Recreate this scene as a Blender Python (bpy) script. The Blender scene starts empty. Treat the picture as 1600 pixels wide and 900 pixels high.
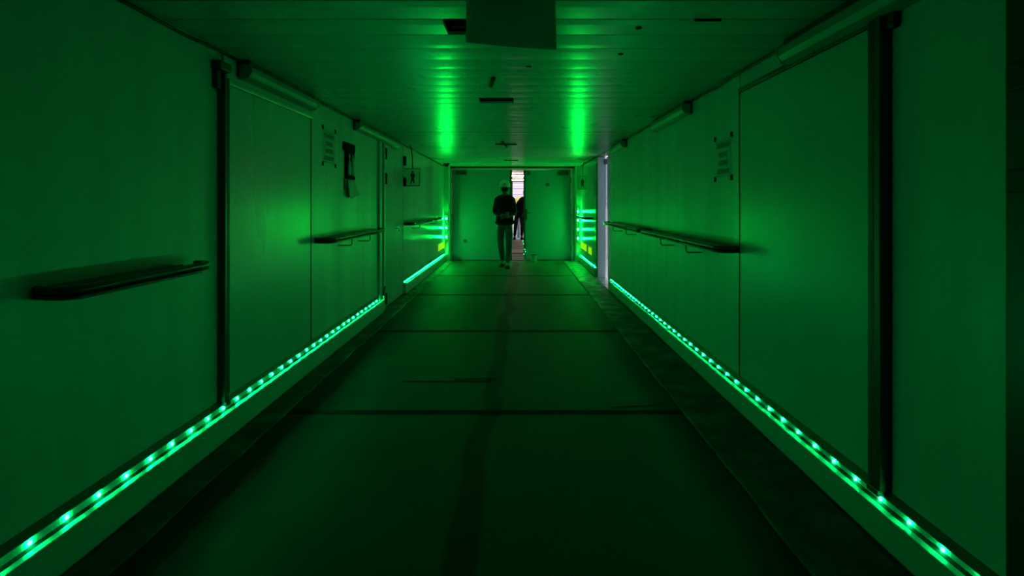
import bpy, bmesh, math, random
from mathutils import Vector, Matrix, noise
random.seed(7)
S = bpy.context.scene
COL = S.collection
PI = math.pi

# ------------------------------------------------------------------ camera
H = 1.35                                   # camera height
cam = bpy.data.objects.new('camera', bpy.data.cameras.new('camera'))
COL.objects.link(cam)
cam.location = (0, 0, H)
cam.rotation_euler = (PI / 2, 0, 0)
cam.data.sensor_width = 36
cam.data.lens = 930 / 1600 * 36
cam.data.shift_x = -8 / 1600
cam.data.shift_y = -132 / 1600
cam.data.clip_start = 0.05
S.camera = cam

# ------------------------------------------------------------------ world, exposure
w = bpy.data.worlds.new('daylight'); S.world = w; w.use_nodes = True
bg = w.node_tree.nodes['Background']
bg.inputs[0].default_value = (0.56, 0.80, 1.0, 1)
bg.inputs[1].default_value = 0.85
S.view_settings.view_transform = 'Standard'
S.view_settings.look = 'None'
S.view_settings.gamma = 1
S.view_settings.exposure = 0.0
S.view_settings.use_curve_mapping = False
S.cycles.use_denoising = True
S.cycles.use_light_tree = True
S.cycles.sample_clamp_indirect = 3.0
S.cycles.max_bounces = 10
S.cycles.diffuse_bounces = 6
S.cycles.glossy_bounces = 5

sun = bpy.data.objects.new('sun', bpy.data.lights.new('sun', 'SUN')); COL.objects.link(sun)
sun.data.energy = 2.6; sun.data.color = (1.0, .90, .90); sun.data.angle = .02
sun.rotation_euler = Vector((-.12, 1.0, -.62)).to_track_quat('-Z', 'Y').to_euler()

LED_COL = (0.0015, 1.0, 0.17)
LED_POWER = 400.0
END_LAMP_POWER = 1450.0
END_COL = (0.0009, 1.0, 0.06)

# ------------------------------------------------------------------ materials
def mat(name, col, rough=0.5, metal=0.0, spec=0.5, bump=None, var=None, emit=None, es=0.0):
    """bump=(scale, strength, (sx,sy,sz)); var=(scale, amount, (sx,sy,sz)) mottles the colour, roughness follows it"""
    m = bpy.data.materials.new(name); m.use_nodes = True
    nt = m.node_tree; b = nt.nodes['Principled BSDF']
    b.inputs['Base Color'].default_value = (*col, 1)
    b.inputs['Roughness'].default_value = rough
    b.inputs['Metallic'].default_value = metal
    b.inputs['Specular IOR Level'].default_value = spec
    tc = nt.nodes.new('ShaderNodeTexCoord')
    def nz(scale, sc, detail=4):
        mp = nt.nodes.new('ShaderNodeMapping'); mp.inputs['Scale'].default_value = sc
        nt.links.new(tc.outputs['Object'], mp.inputs[0])
        n = nt.nodes.new('ShaderNodeTexNoise'); n.inputs['Scale'].default_value = scale
        n.inputs['Detail'].default_value = detail
        nt.links.new(mp.outputs[0], n.inputs['Vector'])
        return n
    if var:
        n = nz(var[0], var[2])
        r = nt.nodes.new('ShaderNodeMapRange')
        r.inputs[1].default_value = 0.3; r.inputs[2].default_value = 0.7
        r.inputs[3].default_value = 1 - var[1]; r.inputs[4].default_value = 1 + var[1] * .3
        nt.links.new(n.outputs[0], r.inputs[0])
        mx = nt.nodes.new('ShaderNodeVectorMath'); mx.operation = 'SCALE'
        mx.inputs[0].default_value = col
        nt.links.new(r.outputs[0], mx.inputs['Scale'])
        nt.links.new(mx.outputs[0], b.inputs['Base Color'])
        r2 = nt.nodes.new('ShaderNodeMapRange')
        r2.inputs[1].default_value = 0.3; r2.inputs[2].default_value = 0.7
        r2.inputs[3].default_value = rough * (1 + var[1]); r2.inputs[4].default_value = rough * (1 - var[1])
        nt.links.new(n.outputs[0], r2.inputs[0]); nt.links.new(r2.outputs[0], b.inputs['Roughness'])
    if bump:
        n = nz(bump[0], bump[2])
        bp = nt.nodes.new('ShaderNodeBump'); bp.inputs['Strength'].default_value = bump[1]
        bp.inputs['Distance'].default_value = 0.01
        nt.links.new(n.outputs[0], bp.inputs['Height']); nt.links.new(bp.outputs[0], b.inputs['Normal'])
    if emit:
        b.inputs['Emission Color'].default_value = (*emit, 1)
        b.inputs['Emission Strength'].default_value = es
    return m

M = {}
M['wall'] = mat('painted_wall_panel', (.60, .66, .64), .42, spec=.75, var=(1.2, .16, (1, 3, .35)), bump=(2.5, .05, (1, 2.2, .3)))
M['wall_gloss'] = mat('ribbed_wall_panel', (.60, .66, .62), .17, var=(1.0, .12, (1, 3, .3)), bump=(9, .10, (1, 5, .1)))
M['door'] = mat('painted_door_panel', (.60, .64, .60), .30, var=(.8, .12, (1, 2, .4)), bump=(1.5, .05, (1, 1.5, .4)))
M['ceil'] = mat('ceiling_panel', (.46, .51, .47), .28, metal=.0, spec=.14, var=(1.6, .05, (1, .7, 1)))
M['frame'] = mat('dark_frame', (.035, .04, .04), .35, var=(3, .2, (1, 1, .3)))
M['black'] = mat('black_rubber', (.012, .012, .012), .5, var=(8, .2, (1, 1, 1)))
M['recess'] = mat('dark_recess', (.008, .008, .008), .95, spec=.05, var=(8, .2, (1, 1, 1)))
M['kick'] = mat('kick_plate', (.55, .60, .55), .38, var=(1.5, .15, (1, .6, 2)))
M['ledge'] = mat('aluminium_ledge', (.50, .54, .50), .42, spec=.3, var=(14, .2, (1, 1, 1)))
M['alu'] = mat('aluminium', (.55, .58, .58), .30, metal=.6, var=(4, .2, (1, 1, .2)))
M['channel'] = mat('led_channel', (.60, .64, .60), .30, var=(14, .2, (1, 1, 1)))
M['cap'] = mat('channel_cap', (.11, .12, .11), .35, var=(14, .2, (1, 1, 1)))
M['rail'] = mat('dark_handrail', (.03, .035, .03), .26, var=(5, .2, (1, .3, 1)))
M['housing'] = mat('lamp_housing', (.29, .33, .30), .42, var=(3, .1, (1, 1, 1)))
M['tape'] = mat('grey_tape', (.082, .10, .090), .6, spec=.2, var=(5, .35, (1, 1, 1)), bump=(22, .5, (1, 1, 1)))
M['blacktape'] = mat('black_tape', (.006, .006, .006), .85, spec=.1, var=(9, .2, (1, 1, 1)))
M['paper'] = mat('paper', (.56, .60, .56), .6, var=(9, .12, (1, 1, 1)))
M['ink'] = mat('ink', (.05, .055, .05), .6, var=(60, .3, (1, 1, 1)))
M['sheet'] = mat('hanging_sheet', (.74, .84, .80), .7, var=(3, .12, (1, 1, 1)))
M['steel'] = mat('thin_steel', (.10, .11, .10), .4, metal=.4, var=(9, .2, (1, 1, 1)))
M['pillar'] = mat('white_pillar', (.50, .54, .58), .4, var=(2, .08, (1, 1, .3)))
M['jacket'] = mat('black_jacket', (.006, .006, .007), .85, spec=.2, bump=(16, .5, (1, 1, 1)), var=(7, .3, (1, 1, 1)))
M['jeans'] = mat('faded_jeans', (.06, .08, .10), .9, spec=.2, bump=(20, .5, (1, 1, .4)), var=(8, .35, (1, 1, .5)))
M['darkjeans'] = mat('dark_jeans', (.02, .03, .045), .9, spec=.2, var=(8, .3, (1, 1, .5)))
M['shoe'] = mat('black_shoe', (.006, .006, .006), .85, spec=.1, var=(8, .2, (1, 1, 1)))
M['skin'] = mat('skin', (.10, .07, .055), .6, var=(12, .1, (1, 1, 1)))
M['hair'] = mat('hair', (.008, .007, .006), .8, var=(30, .3, (1, 1, .2)))
M['helmet'] = mat('white_helmet', (.55, .60, .62), .35, var=(6, .06, (1, 1, 1)))
M['vfloor'] = mat('passage_floor', (.50, .46, .27), .5, var=(2, .2, (.4, 4, 1)))
M['vplate'] = mat('passage_floor_plate', (.62, .55, .47), .45, var=(2, .15, (.4, 4, 1)))
M['vwall'] = mat('passage_wall', (.42, .42, .33), .5, var=(2, .12, (1, 1, 1)))
M['vceil'] = mat('passage_ceiling', (.60, .52, .40), .3, metal=.2, var=(2, .15, (1, 3, 1)))
M['siding'] = mat('pale_siding', (.86, .70, .78), .6, var=(1.2, .22, (.2, 1, 7)))
M['yellow'] = mat('yellow_paint', (.95, .75, .08), .5, var=(5, .1, (1, 1, 1)))
M['ground'] = mat('apron_ground', (.45, .44, .45), .9, var=(2, .2, (1, 1, 1)))
M['led'] = mat('green_led', (.1, .8, .3), .4, emit=LED_COL, es=LED_POWER)
M['endled'] = mat('green_end_lamp', (.1, .8, .3), .4, emit=END_COL, es=END_LAMP_POWER)
M['glint'] = mat('dim_green_glint', (.1, .8, .3), .4, emit=(.05, 1.0, .4), es=2.2)  # glow for the imitated led reflections at the right leaf
M['enddoor'] = mat('end_door_paint', (.20, .28, .40), .42, var=(.8, .12, (1, 2, .4)))
M['acrylic'] = mat('clear_plate', (.8, .85, .8), .15)
M['acrylic'].node_tree.nodes['Principled BSDF'].inputs['Transmission Weight'].default_value = .85
M['acrylic'].node_tree.nodes['Principled BSDF'].inputs['IOR'].default_value = 1.15
M['ygreen'] = mat('yellow_green_glow', (.1, .3, .02), .5, emit=(.28, .85, 0.0), es=.8)  # glow colour of the imitated lamp reflections
M['warm'] = mat('warm_tube', (.9, .85, .8), .4, emit=(1, .84, .62), es=34.0)

def board_material():
    """dark protective board: ledge shade painted darker along both borders, a darker stripe down the middle"""
    m = bpy.data.materials.new('floor_board'); m.use_nodes = True
    nt = m.node_tree; b = nt.nodes['Principled BSDF']; L = nt.links.new
    geo = nt.nodes.new('ShaderNodeNewGeometry')
    sep = nt.nodes.new('ShaderNodeSeparateXYZ'); L(geo.outputs['Position'], sep.inputs[0])
    n = nt.nodes.new('ShaderNodeTexNoise'); n.inputs['Scale'].default_value = .55; n.inputs['Detail'].default_value = 3
    L(geo.outputs['Position'], n.inputs['Vector'])
    def math_(op, a, bb=None, clamp=False):
        q = nt.nodes.new('ShaderNodeMath'); q.operation = op; q.use_clamp = clamp
        for i, v in enumerate((a, bb)):
            if v is None: continue
            if isinstance(v, (int, float)): q.inputs[i].default_value = v
            else: L(v, q.inputs[i])
        return q.outputs[0]
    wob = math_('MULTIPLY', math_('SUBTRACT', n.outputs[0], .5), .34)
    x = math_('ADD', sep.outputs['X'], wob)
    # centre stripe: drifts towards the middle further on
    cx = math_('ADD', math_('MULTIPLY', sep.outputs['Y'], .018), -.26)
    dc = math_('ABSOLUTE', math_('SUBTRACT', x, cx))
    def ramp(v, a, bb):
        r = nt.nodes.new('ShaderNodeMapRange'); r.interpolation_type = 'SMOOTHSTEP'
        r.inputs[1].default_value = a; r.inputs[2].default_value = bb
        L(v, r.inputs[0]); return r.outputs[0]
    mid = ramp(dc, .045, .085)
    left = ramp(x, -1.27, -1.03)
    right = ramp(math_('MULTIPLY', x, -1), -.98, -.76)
    lane = math_('MULTIPLY', math_('MULTIPLY', mid, left), right)  # left and right terms paint the ledge shadow into the board colour
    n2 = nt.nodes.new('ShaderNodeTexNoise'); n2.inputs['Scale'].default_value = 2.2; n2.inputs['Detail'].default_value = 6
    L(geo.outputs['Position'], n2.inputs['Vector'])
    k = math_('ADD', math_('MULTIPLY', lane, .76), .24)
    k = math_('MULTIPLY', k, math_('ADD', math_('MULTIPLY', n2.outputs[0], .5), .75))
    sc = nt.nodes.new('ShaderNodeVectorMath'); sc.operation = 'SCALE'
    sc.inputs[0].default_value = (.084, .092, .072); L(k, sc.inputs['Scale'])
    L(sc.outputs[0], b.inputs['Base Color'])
    b.inputs['Roughness'].default_value = .62
    b.inputs['Specular IOR Level'].default_value = .12
    bp = nt.nodes.new('ShaderNodeBump'); bp.inputs['Strength'].default_value = .15; bp.inputs['Distance'].default_value = .005
    n3 = nt.nodes.new('ShaderNodeTexNoise'); n3.inputs['Scale'].default_value = 60
    L(geo.outputs['Position'], n3.inputs['Vector']); L(n3.outputs[0], bp.inputs['Height']); L(bp.outputs[0], b.inputs['Normal'])
    return m
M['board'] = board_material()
M['floor'] = mat('bare_floor', (.07, .075, .065), .5, var=(2.5, .4, (1, 1, 1)), bump=(8, .2, (1, 1, 1)))

# ------------------------------------------------------------------ helpers
class MB:
    def __init__(s): s.bm = bmesh.new()
    def box(s, x0, x1, y0, y1, z0, z1, mtx=None):
        x0, x1 = sorted((x0, x1)); y0, y1 = sorted((y0, y1)); z0, z1 = sorted((z0, z1))
        v = [s.bm.verts.new(Vector(p) if mtx is None else mtx @ Vector(p)) for p in
             ((x0,y0,z0),(x1,y0,z0),(x1,y1,z0),(x0,y1,z0),(x0,y0,z1),(x1,y0,z1),(x1,y1,z1),(x0,y1,z1))]
        for f in ((0,3,2,1),(4,5,6,7),(0,1,5,4),(1,2,6,5),(2,3,7,6),(3,0,4,7)):
            s.bm.faces.new([v[i] for i in f])
        return s
    def prism(s, pts, axis, a, b):
        """closed polygon of 2-d pts extruded along axis: 'y' -> pts are (x,z); 'z' -> (x,y); 'x' -> (y,z)"""
        def P(p, t): return {'y': (p[0], t, p[1]), 'z': (p[0], p[1], t), 'x': (t, p[0], p[1])}[axis]
        A = [s.bm.verts.new(P(p, a)) for p in pts]; B = [s.bm.verts.new(P(p, b)) for p in pts]
        n = len(pts)
        s.bm.faces.new(A); s.bm.faces.new(list(reversed(B)))
        for i in range(n): s.bm.faces.new((A[i], B[i], B[(i+1) % n], A[(i+1) % n]))
        return s
    def tube(s, pts, r, seg=8, caps=True):
        pts = [Vector(p) for p in pts]; rings = []
        rr = r if isinstance(r, (list, tuple)) else [r] * len(pts)
        for i, p in enumerate(pts):
            t = (pts[min(i+1, len(pts)-1)] - pts[max(i-1, 0)]).normalized()
            up = Vector((0, 0, 1)) if abs(t.z) < .9 else Vector((0, 1, 0))
            u = t.cross(up).normalized(); v = u.cross(t).normalized()
            rings.append([s.bm.verts.new(p + (u * math.cos(2*PI*k/seg) + v * math.sin(2*PI*k/seg)) * rr[i]) for k in range(seg)])
        for a, b in zip(rings, rings[1:]):
            for k in range(seg): s.bm.faces.new((a[k], a[(k+1) % seg], b[(k+1) % seg], b[k]))
        if caps: s.bm.faces.new(list(reversed(rings[0]))); s.bm.faces.new(rings[-1])
        return s
    def sweep(s, path, prof):
        """path of (x,y) points, prof of (offset across, z) closed; mitred"""
        n = len(path); rings = []
        for i, p in enumerate(path):
            p = Vector(p)
            d0 = (p - Vector(path[i-1])).normalized() if i else None
            d1 = (Vector(path[i+1]) - p).normalized() if i < n-1 else None
            d0 = d0 or d1; d1 = d1 or d0
            n0 = Vector((d0.y, -d0.x)); n1 = Vector((d1.y, -d1.x))
            m = (n0 + n1); m = m / max(m.dot(n0), .35)
            rings.append([s.bm.verts.new((p.x + m.x * o, p.y + m.y * o, z)) for o, z in prof])
        k = len(prof)
        for a, b in zip(rings, rings[1:]):
            for i in range(k): s.bm.faces.new((a[i], b[i], b[(i+1) % k], a[(i+1) % k]))
        s.bm.faces.new(rings[0]); s.bm.faces.new(list(reversed(rings[-1])))
        return s
    def lathe(s, prof, c, axis='z', seg=20, sx=1, sy=1):
        rings = []
        for r, h in prof:
            ring = []
            for k in range(seg):
                a = 2*PI*k/seg; u, v = r*math.cos(a)*sx, r*math.sin(a)*sy
                p = {'z': (u, v, h), 'y': (u, h, v), 'x': (h, u, v)}[axis]
                ring.append(s.bm.verts.new(Vector(c) + Vector(p)))
            rings.append(ring)
        for a, b in zip(rings, rings[1:]):
            for k in range(seg): s.bm.faces.new((a[k], a[(k+1) % seg], b[(k+1) % seg], b[k]))
        s.bm.faces.new(list(reversed(rings[0]))); s.bm.faces.new(rings[-1])
        return s
    def build(s, name, material, parent=None, bevel=0, smooth=False):
        bmesh.ops.recalc_face_normals(s.bm, faces=s.bm.faces)
        me = bpy.data.meshes.new(name); s.bm.to_mesh(me); s.bm.free()
        me.materials.append(M[material] if isinstance(material, str) else material)
        if smooth:
            for p in me.polygons: p.use_smooth = True
        o = bpy.data.objects.new(name, me); COL.objects.link(o)
        if parent:
            o.parent = parent; o.matrix_parent_inverse = Matrix.Translation(parent.location).inverted()
        if bevel:
            md = o.modifiers.new('bevel', 'BEVEL'); md.width = bevel; md.segments = 2; md.limit_method = 'ANGLE'
        return o

def tag(o, label=None, cat=None, group=None, kind=None):
    if label: o['label'] = label
    if cat: o['category'] = cat
    if group: o['group'] = group
    if kind: o['kind'] = kind
    return o
def empty(name, loc, label=None, cat=None, group=None, kind=None):
    o = bpy.data.objects.new(name, None); COL.objects.link(o); o.location = loc
    o.empty_display_size = .1
    return tag(o, label, cat, group, kind)
def struct(o): return tag(o, kind='structure')

# ------------------------------------------------------------------ the room
XL, XR = -1.70, 1.486            # wall faces
KL, KR = -1.652, 1.436           # kick plate faces
ZC = H + .88                     # ceiling
YB, YE = -1.6, 14.1              # back, end wall

struct(MB().box(XL-.12, XR+.12, YB-.1, YE, -.12, -.004).build('floor', 'floor'))

# ceiling: transverse pans, two short pieces missing
b = MB(); pitch = .265; y = 2.845 - 17*pitch; k = 0
rnd = random.Random(3)
while y < YE - .02:
    y1 = min(y + pitch, YE)
    spans = [(XL-.02, XR+.02)]
    if abs(y - 2.845) < .01: spans = [(XL-.02, -.36), (-.03, XR+.02)]
    if abs(y - 4.965) < .01: spans = [(XL-.02, -.325), (-.03, XR+.02)]
    t0 = rnd.uniform(-.0018, .0018); t1 = rnd.uniform(-.0022, .0022); g = .006
    for xa, xb in spans:
        # pan profile: turned-up edges, a slight belly
        prof = [(y+.001, ZC+.02), (y+.001, ZC+.003), (y+g, ZC+t0), (y+pitch*.30, ZC-.0028+t0), (y+pitch*.68, ZC-.0028+t1),
                (y1-g, ZC+t1), (y1-.001, ZC+.003), (y1-.001, ZC+.02)]
        b.prism(prof, 'x', xa, xb)
    y += pitch; k += 1
ceil = struct(b.build('ceiling', 'ceil'))
cv = MB().box(XL-.12, XR+.12, YB-.1, YE, ZC+.12, ZC+.18)
cv.build('ceiling_void', 'recess', ceil)

def wall_panels(b, x0, x1, spans, zb=0.0, zt=ZC):
    for y0, y1 in spans: b.box(x0, x1, y0 + .004, y1 - .004, zb, zt)

# left wall: backing, then face panels with narrow joints; two doorways
b = MB().box(XL-.14, XL-.014, YB, 8.88, 0, ZC+.1)
wall_panels(b, XL-.013, XL, [(YB, .95), (.95, 3.38)])
b.box(XL-.013, XL, 3.45, 4.89, 2.055, ZC)
wall_panels(b, XL-.013, XL, [(4.90, 7.25)])
b.box(XL-.013, XL, 7.25, 8.88, 2.20, ZC)
wall_left = struct(b.build('wall_left', 'wall'))
MB().box(XL-.14, XL, 8.89, YE, 0, ZC+.1).build('wall_panel', 'wall_gloss', wall_left)

# right wall, with the side opening between 9.40 and 10.90
b = MB().box(XR+.014, XR+.14, YB, 9.30, 0, ZC+.1)
wall_panels(b, XR, XR+.013, [(YB, 2.36)])
b.box(XR, XR+.013, 2.46, 3.96, 2.09, ZC)
wall_panels(b, XR, XR+.013, [(3.97, 9.38)])
wall_right = struct(b.build('wall_right', 'wall'))
MB().box(XR, XR+.14, 11.02, YE, 0, ZC+.1).build('wall_panel', 'wall_gloss', wall_right)
MB().box(XR, XR+.14, 9.40, 11.02, ZC-.02, ZC+.1).build('lintel', 'alu', wall_right)
MB().box(XR+.014, XR+.14, 9.31, 9.385, 0, ZC).build('jamb', 'alu', wall_right, bevel=.004)
struct(MB().box(XL-.14, XR+.14, YB-.15, YB, -.1, ZC+.15).build('wall_back', 'frame'))

# end wall around the double door: door opening from -1.50 to 1.30
b = MB().box(XL-.14, -1.555, YE, YE+.12, 0, ZC+.1).box(1.29, XR+.14, YE, YE+.12, 0, ZC+.1).box(-1.555, 1.29, YE, YE+.12, ZC-.074, ZC+.1)
wall_end = struct(b.build('wall_end', 'wall'))
struct(MB().box(XL+.01, XR-.01, YE-.05, YE-.002, ZC-.040, ZC-.008).build('trim_1', 'black'))

# kick plates
def kick(side, spans, name, zf):
    b = MB()
    K, W = (KL, XL) if side < 0 else (KR, XR)
    for y0, y1 in spans: b.box(K, W - side*.0008, y0, y1, 0, zf - .0095)
    return struct(b.build(name, 'kick', bevel=.002))
ZFL, ZLL, ZFR, ZLR = .158, .1745, .143, .1525      # ledge and led heights, left and right
kick(-1, [(YB, 7.40), (8.86, 13.84)], 'baseboard_left', ZFL)
kick(1, [(YB, 9.38), (11.04, 13.84)], 'baseboard_right', ZFR)

def led_strip(side, y0, y1, first, step, label):
    """bright ledge reaching out past the kick plate, dark gasket, channel with leds on its face, dark sloping cap"""
    K, W = (KL, XL) if side < 0 else (KR, XR)
    zf, zl = (ZFL, ZLL) if side < 0 else (ZFR, ZLR)
    s = side; zc = zl + .020
    t = empty('led_strip', (K + s*.02, (y0+y1)/2, zf), label, 'light strip', 'green led strips above the kick plates')
    MB().prism([(K - s*.010, zf - .009), (K - s*.012, zf - .006), (K - s*.011, zf), (K + s*.015, zf + .002), (K + s*.015, zf - .009)], 'y', y0, y1).build('ledge', 'ledge', t)
    MB().box(K + s*.0155, K + s*.0375, y0, y1, zf - .0085, zf + .0030).build('gasket', 'recess', t)
    MB().box(K + s*.038, W - s*.001, y0, y1, zf - .0085, zc - .0005).build('channel', 'channel', t)
    MB().prism([(K + s*.030, zc), (K + s*.030, zc + .006), (W - s*.001, zc + .031), (W - s*.001, zc)], 'y', y0, y1).build('cap', 'cap', t)
    y = first
    while y - step > y0 + .02: y -= step
    src = None
    while y < y1 - .01:
        if src is None:
            src = MB().lathe([(.0088, .0), (.0084, .0035), (.0060, .0062), (.002, .0072)], (0, 0, 0), 'x', 12, .85, .95).build('led', 'led', t)
            src.parent = t; src.matrix_parent_inverse = Matrix()
            src.rotation_euler = (0, 0, 0 if s < 0 else PI)
            o = src
        else:
            o = src.copy(); COL.objects.link(o); o.parent = t
        o.location = Vector((K + s*.0378, y, zl)) - t.location
        y += step
    return t

led_strip(-1, 1.80, 7.40, 2.232, .170, 'long strip of green leds on the near left wall, ending at the narrow doorway')
led_strip(-1, 8.86, 13.80, 8.95, .170, 'short strip of green leds low on the left wall between doorway and end wall')
led_strip(1, 1.80, 9.38, 2.058, .177, 'longest strip of green leds, on the right wall up to the white pillar')
led_strip(1, 11.1, 13.80, 11.2, .177, 'short strip of green leds low on the right wall behind the white pillar')

# sealant along the wall and ceiling corner, sagging here and there
def corner_cable(name, x, y0, y1, seed, rad):
    r = random.Random(seed); pts = []; y = y0
    while y < y1:
        pts.append((x, y, ZC - .014 - (.010 if r.random() < .2 else 0) * r.random())); y += .35
    pts.append((x, y1, ZC - .014))
    return struct(MB().tube(pts, rad, 6).build(name, 'black', smooth=True))
corner_cable('trim_2', XL + .010, YB + .05, 13.8, 5, .0085)
corner_cable('trim_3', XR - .010, YB + .05, 9.3, 9, .0085)
corner_cable('trim_4', XR - .010, 11.1, 13.8, 4, .011)

# ------------------------------------------------------------------ doors in the side walls
def side_door(name, side, y0, y1, zt, post_y0, post_y1, protr, frame='frame', hood=True):
    W = XL if side < 0 else XR; s = side
    K = KL if side < 0 else KR
    zb = (.193 if side < 0 else .178) + .03
    t = empty(name, (W, (y0+y1)/2, zb), kind='structure')
    MB().box(W - s*.006, W + s*.0125, y0, y1, zb, zt).build('door_leaf', 'door', t, bevel=.003)
    MB().box(W - s*.020, W + s*.012, y0, y1, zt + .001, zt + .028).build('top_rail', 'alu' if side < 0 else 'frame', t, bevel=.003)
    MB().box(W - s*.010, W + s*.012, y1 + .001, y1 + .012, zb, zt + .02).build('seal', 'frame', t)
    MB().box(W - s*protr, W - s*.0008, post_y0, post_y0 + (post_y1-post_y0)*.45, zb, zt + .05).build('frame_post', 'frame', t, bevel=.006)
    MB().box(W - s*(protr-.004), W - s*.0008, post_y0 + (post_y1-post_y0)*.47, post_y1, zb, zt + .03).build('rubber_seal', 'black', t, bevel=.008)
    if hood:
        MB().box(W - s*(protr + .010), W - s*.001, post_y0 - .07, post_y1 - .01, zt + .055, zt + .105).box(W - s*.03, W - s*.001, post_y0 - .06, post_y0 - .005, zt - .05, zt + .054).build('guide_bracket', 'black', t, bevel=.006)
    MB().box(W - s*(protr+.004), W - s*.0008, post_y0 + .01, post_y1 - .01, zb - .028, zb - .002).build('foot_bracket', 'steel', t, bevel=.003)
    return t
side_door('door_1', -1, 3.455, 4.885, 2.045, 3.375, 3.447, .043)
side_door('door_2', 1, 2.465, 3.955, 2.085, 2.362, 2.457, .046)

# narrow hinged door on the left between the two strips
t = empty('door_3', (XL, 8.2, 0), kind='structure')
MB().box(XL-.012, XL-.002, 7.545, 8.275, .012, 2.19).box(XL-.012, XL-.002, 8.281, 8.87, .012, 2.19).build('door_leaf', 'wall_gloss', t)
MB().box(XL-.012, XL+.030, 7.255, 7.31, .0, 2.19).box(XL-.012, XL+.012, 7.315, 7.46, .0, 2.18).build('frame_post', 'wall', t, bevel=.004)
MB().box(XL-.012, XL+.034, 7.47, 7.525, .0, 2.15).build('edge_strip', 'alu', t, bevel=.004)
for yy, za, zb_ in ((7.57, 1.92, 2.06), (7.57, 1.60, 1.74), (7.57, .06, .20), (8.89, 1.92, 2.06), (8.89, 1.61, 1.74)):
    MB().box(XL+.0005, XL+.030, yy, yy+.09, za, zb_).build('hinge', 'recess', t, bevel=.005)
MB().tube([(XL, 8.35, 1.0), (XL+.035, 8.35, 1.0), (XL+.04, 8.35, .96)], .008, 8).build('catch', 'black', t)
MB().prism([(7.35, .21), (7.42, .20), (7.50, .30), (7.47, .31)], 'x', XL+.036, XL+.046).build('kick_end_bracket', 'black', t)

# dark doorway frame at the very right, nearest to the camera
t = empty('door_4', (XR, 1.2, 0), kind='structure')
MB().box(XR-.028, XR-.001, .3, 1.78, .21, ZC-.02).build('door_leaf', 'frame', t, bevel=.006)
for za, zb_ in ((1.68, 1.76), (1.38, 1.45), (2.02, 2.08)):
    MB().box(XR-.045, XR-.029, 1.62, 1.76, za, zb_).build('hinge', 'black', t, bevel=.006)

# ------------------------------------------------------------------ handrails
def handrail(side, y0, y1, z, label, brackets, name='handrail'):
    W = XL if side < 0 else XR; s = side
    t = empty(name, (W, (y0+y1)/2, z), label, 'handrail', 'handrails along the side walls')
    d = .15
    # plan path of the front lip: out of the wall, along, back into the wall
    path = [(W - s*.0015, y0), (W - s*.06, y0 - .015), (W - s*.115, y0 - .012), (W - s*(d-.012), y0 + .02), (W - s*(d-.004), y0 + .07)]
    path += [(W - s*(d-.004), y0 + (y1-y0)*f) for f in (.35, .7)]
    path += [(W - s*(d-.004), y1 - .16), (W - s*(d-.014), y1 - .07), (W - s*(d-.04), y1 - .02), (W - s*.075, y1 - .002), (W - s*.045, y1 - .006)]
    def prof(cz, rx, rz, n=10): return [(rx*math.cos(2*PI*k/n), cz + rz*math.sin(2*PI*k/n)) for k in range(n)]
    MB().sweep(path, prof(z + .011, .020, .0155)).build('grip', 'rail', t, smooth=True)
    MB().sweep(path, prof(z - .0145, .016, .0095)).build('lower_lip', 'rail', t, smooth=True)
    # sloping shelf between lip and wall with a raised rib
    pr = [(W - s*.0012, z - .018), (W - s*.0012, z + .020), (W - s*.062, z + .014), (W - s*.070, z + .021), (W - s*.080, z + .014), (W - s*.128, z + .012), (W - s*.128, z - .018)]
    tip = [(W - s*.052, y1 - .16), (W - s*.138, y1 - .16), (W - s*.134, y1 - .07), (W - s*.108, y1 - .022), (W - s*.075, y1 - .004), (W - s*.052, y1 - .012)]
    MB().prism(tip, 'z', z - .017, z + .013).build('end_cap', 'rail', t, bevel=.004)
    MB().prism(pr, 'y', y0 + .01, y1 - .161).build('shelf', 'rail', t)
    for yy in brackets:
        MB().tube([(W - s*.130, yy, z - .0185), (W - s*.130, yy, z - .070), (W - s*.122, yy, z - .082), (W - s*.110, yy, z - .086), (W - s*.002, yy, z - .086)], .0055, 8).build('bracket', 'steel', t, smooth=True)
    return t
ZR = H - .317
handrail(-1, 2.10, 3.06, ZR, 'dark handrail nearest the camera on the left wall, in front of the black door post', [])
handrail(-1, 5.0, 7.05, ZR + .004, 'dark handrail on the left wall below the taped notice and holder', [5.66, 6.36])
handrail(-1, 8.95, 12.4, ZR + .01, 'dark handrail on the left wall below the projecting sign, near the end', [9.6, 11.6])
handrail(1, 3.97, 6.50, ZR + .01, 'dark handrail on the right wall nearest the wide door', [4.78, 5.62])
handrail(1, 6.57, 9.25, ZR + .016, 'dark handrail on the right wall ending at the white pillar', [7.4, 8.4])
handrail(1, 11.7, 13.5, ZR + .02, 'small dark handrail on the right wall behind the white pillar', [12.5])

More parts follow.
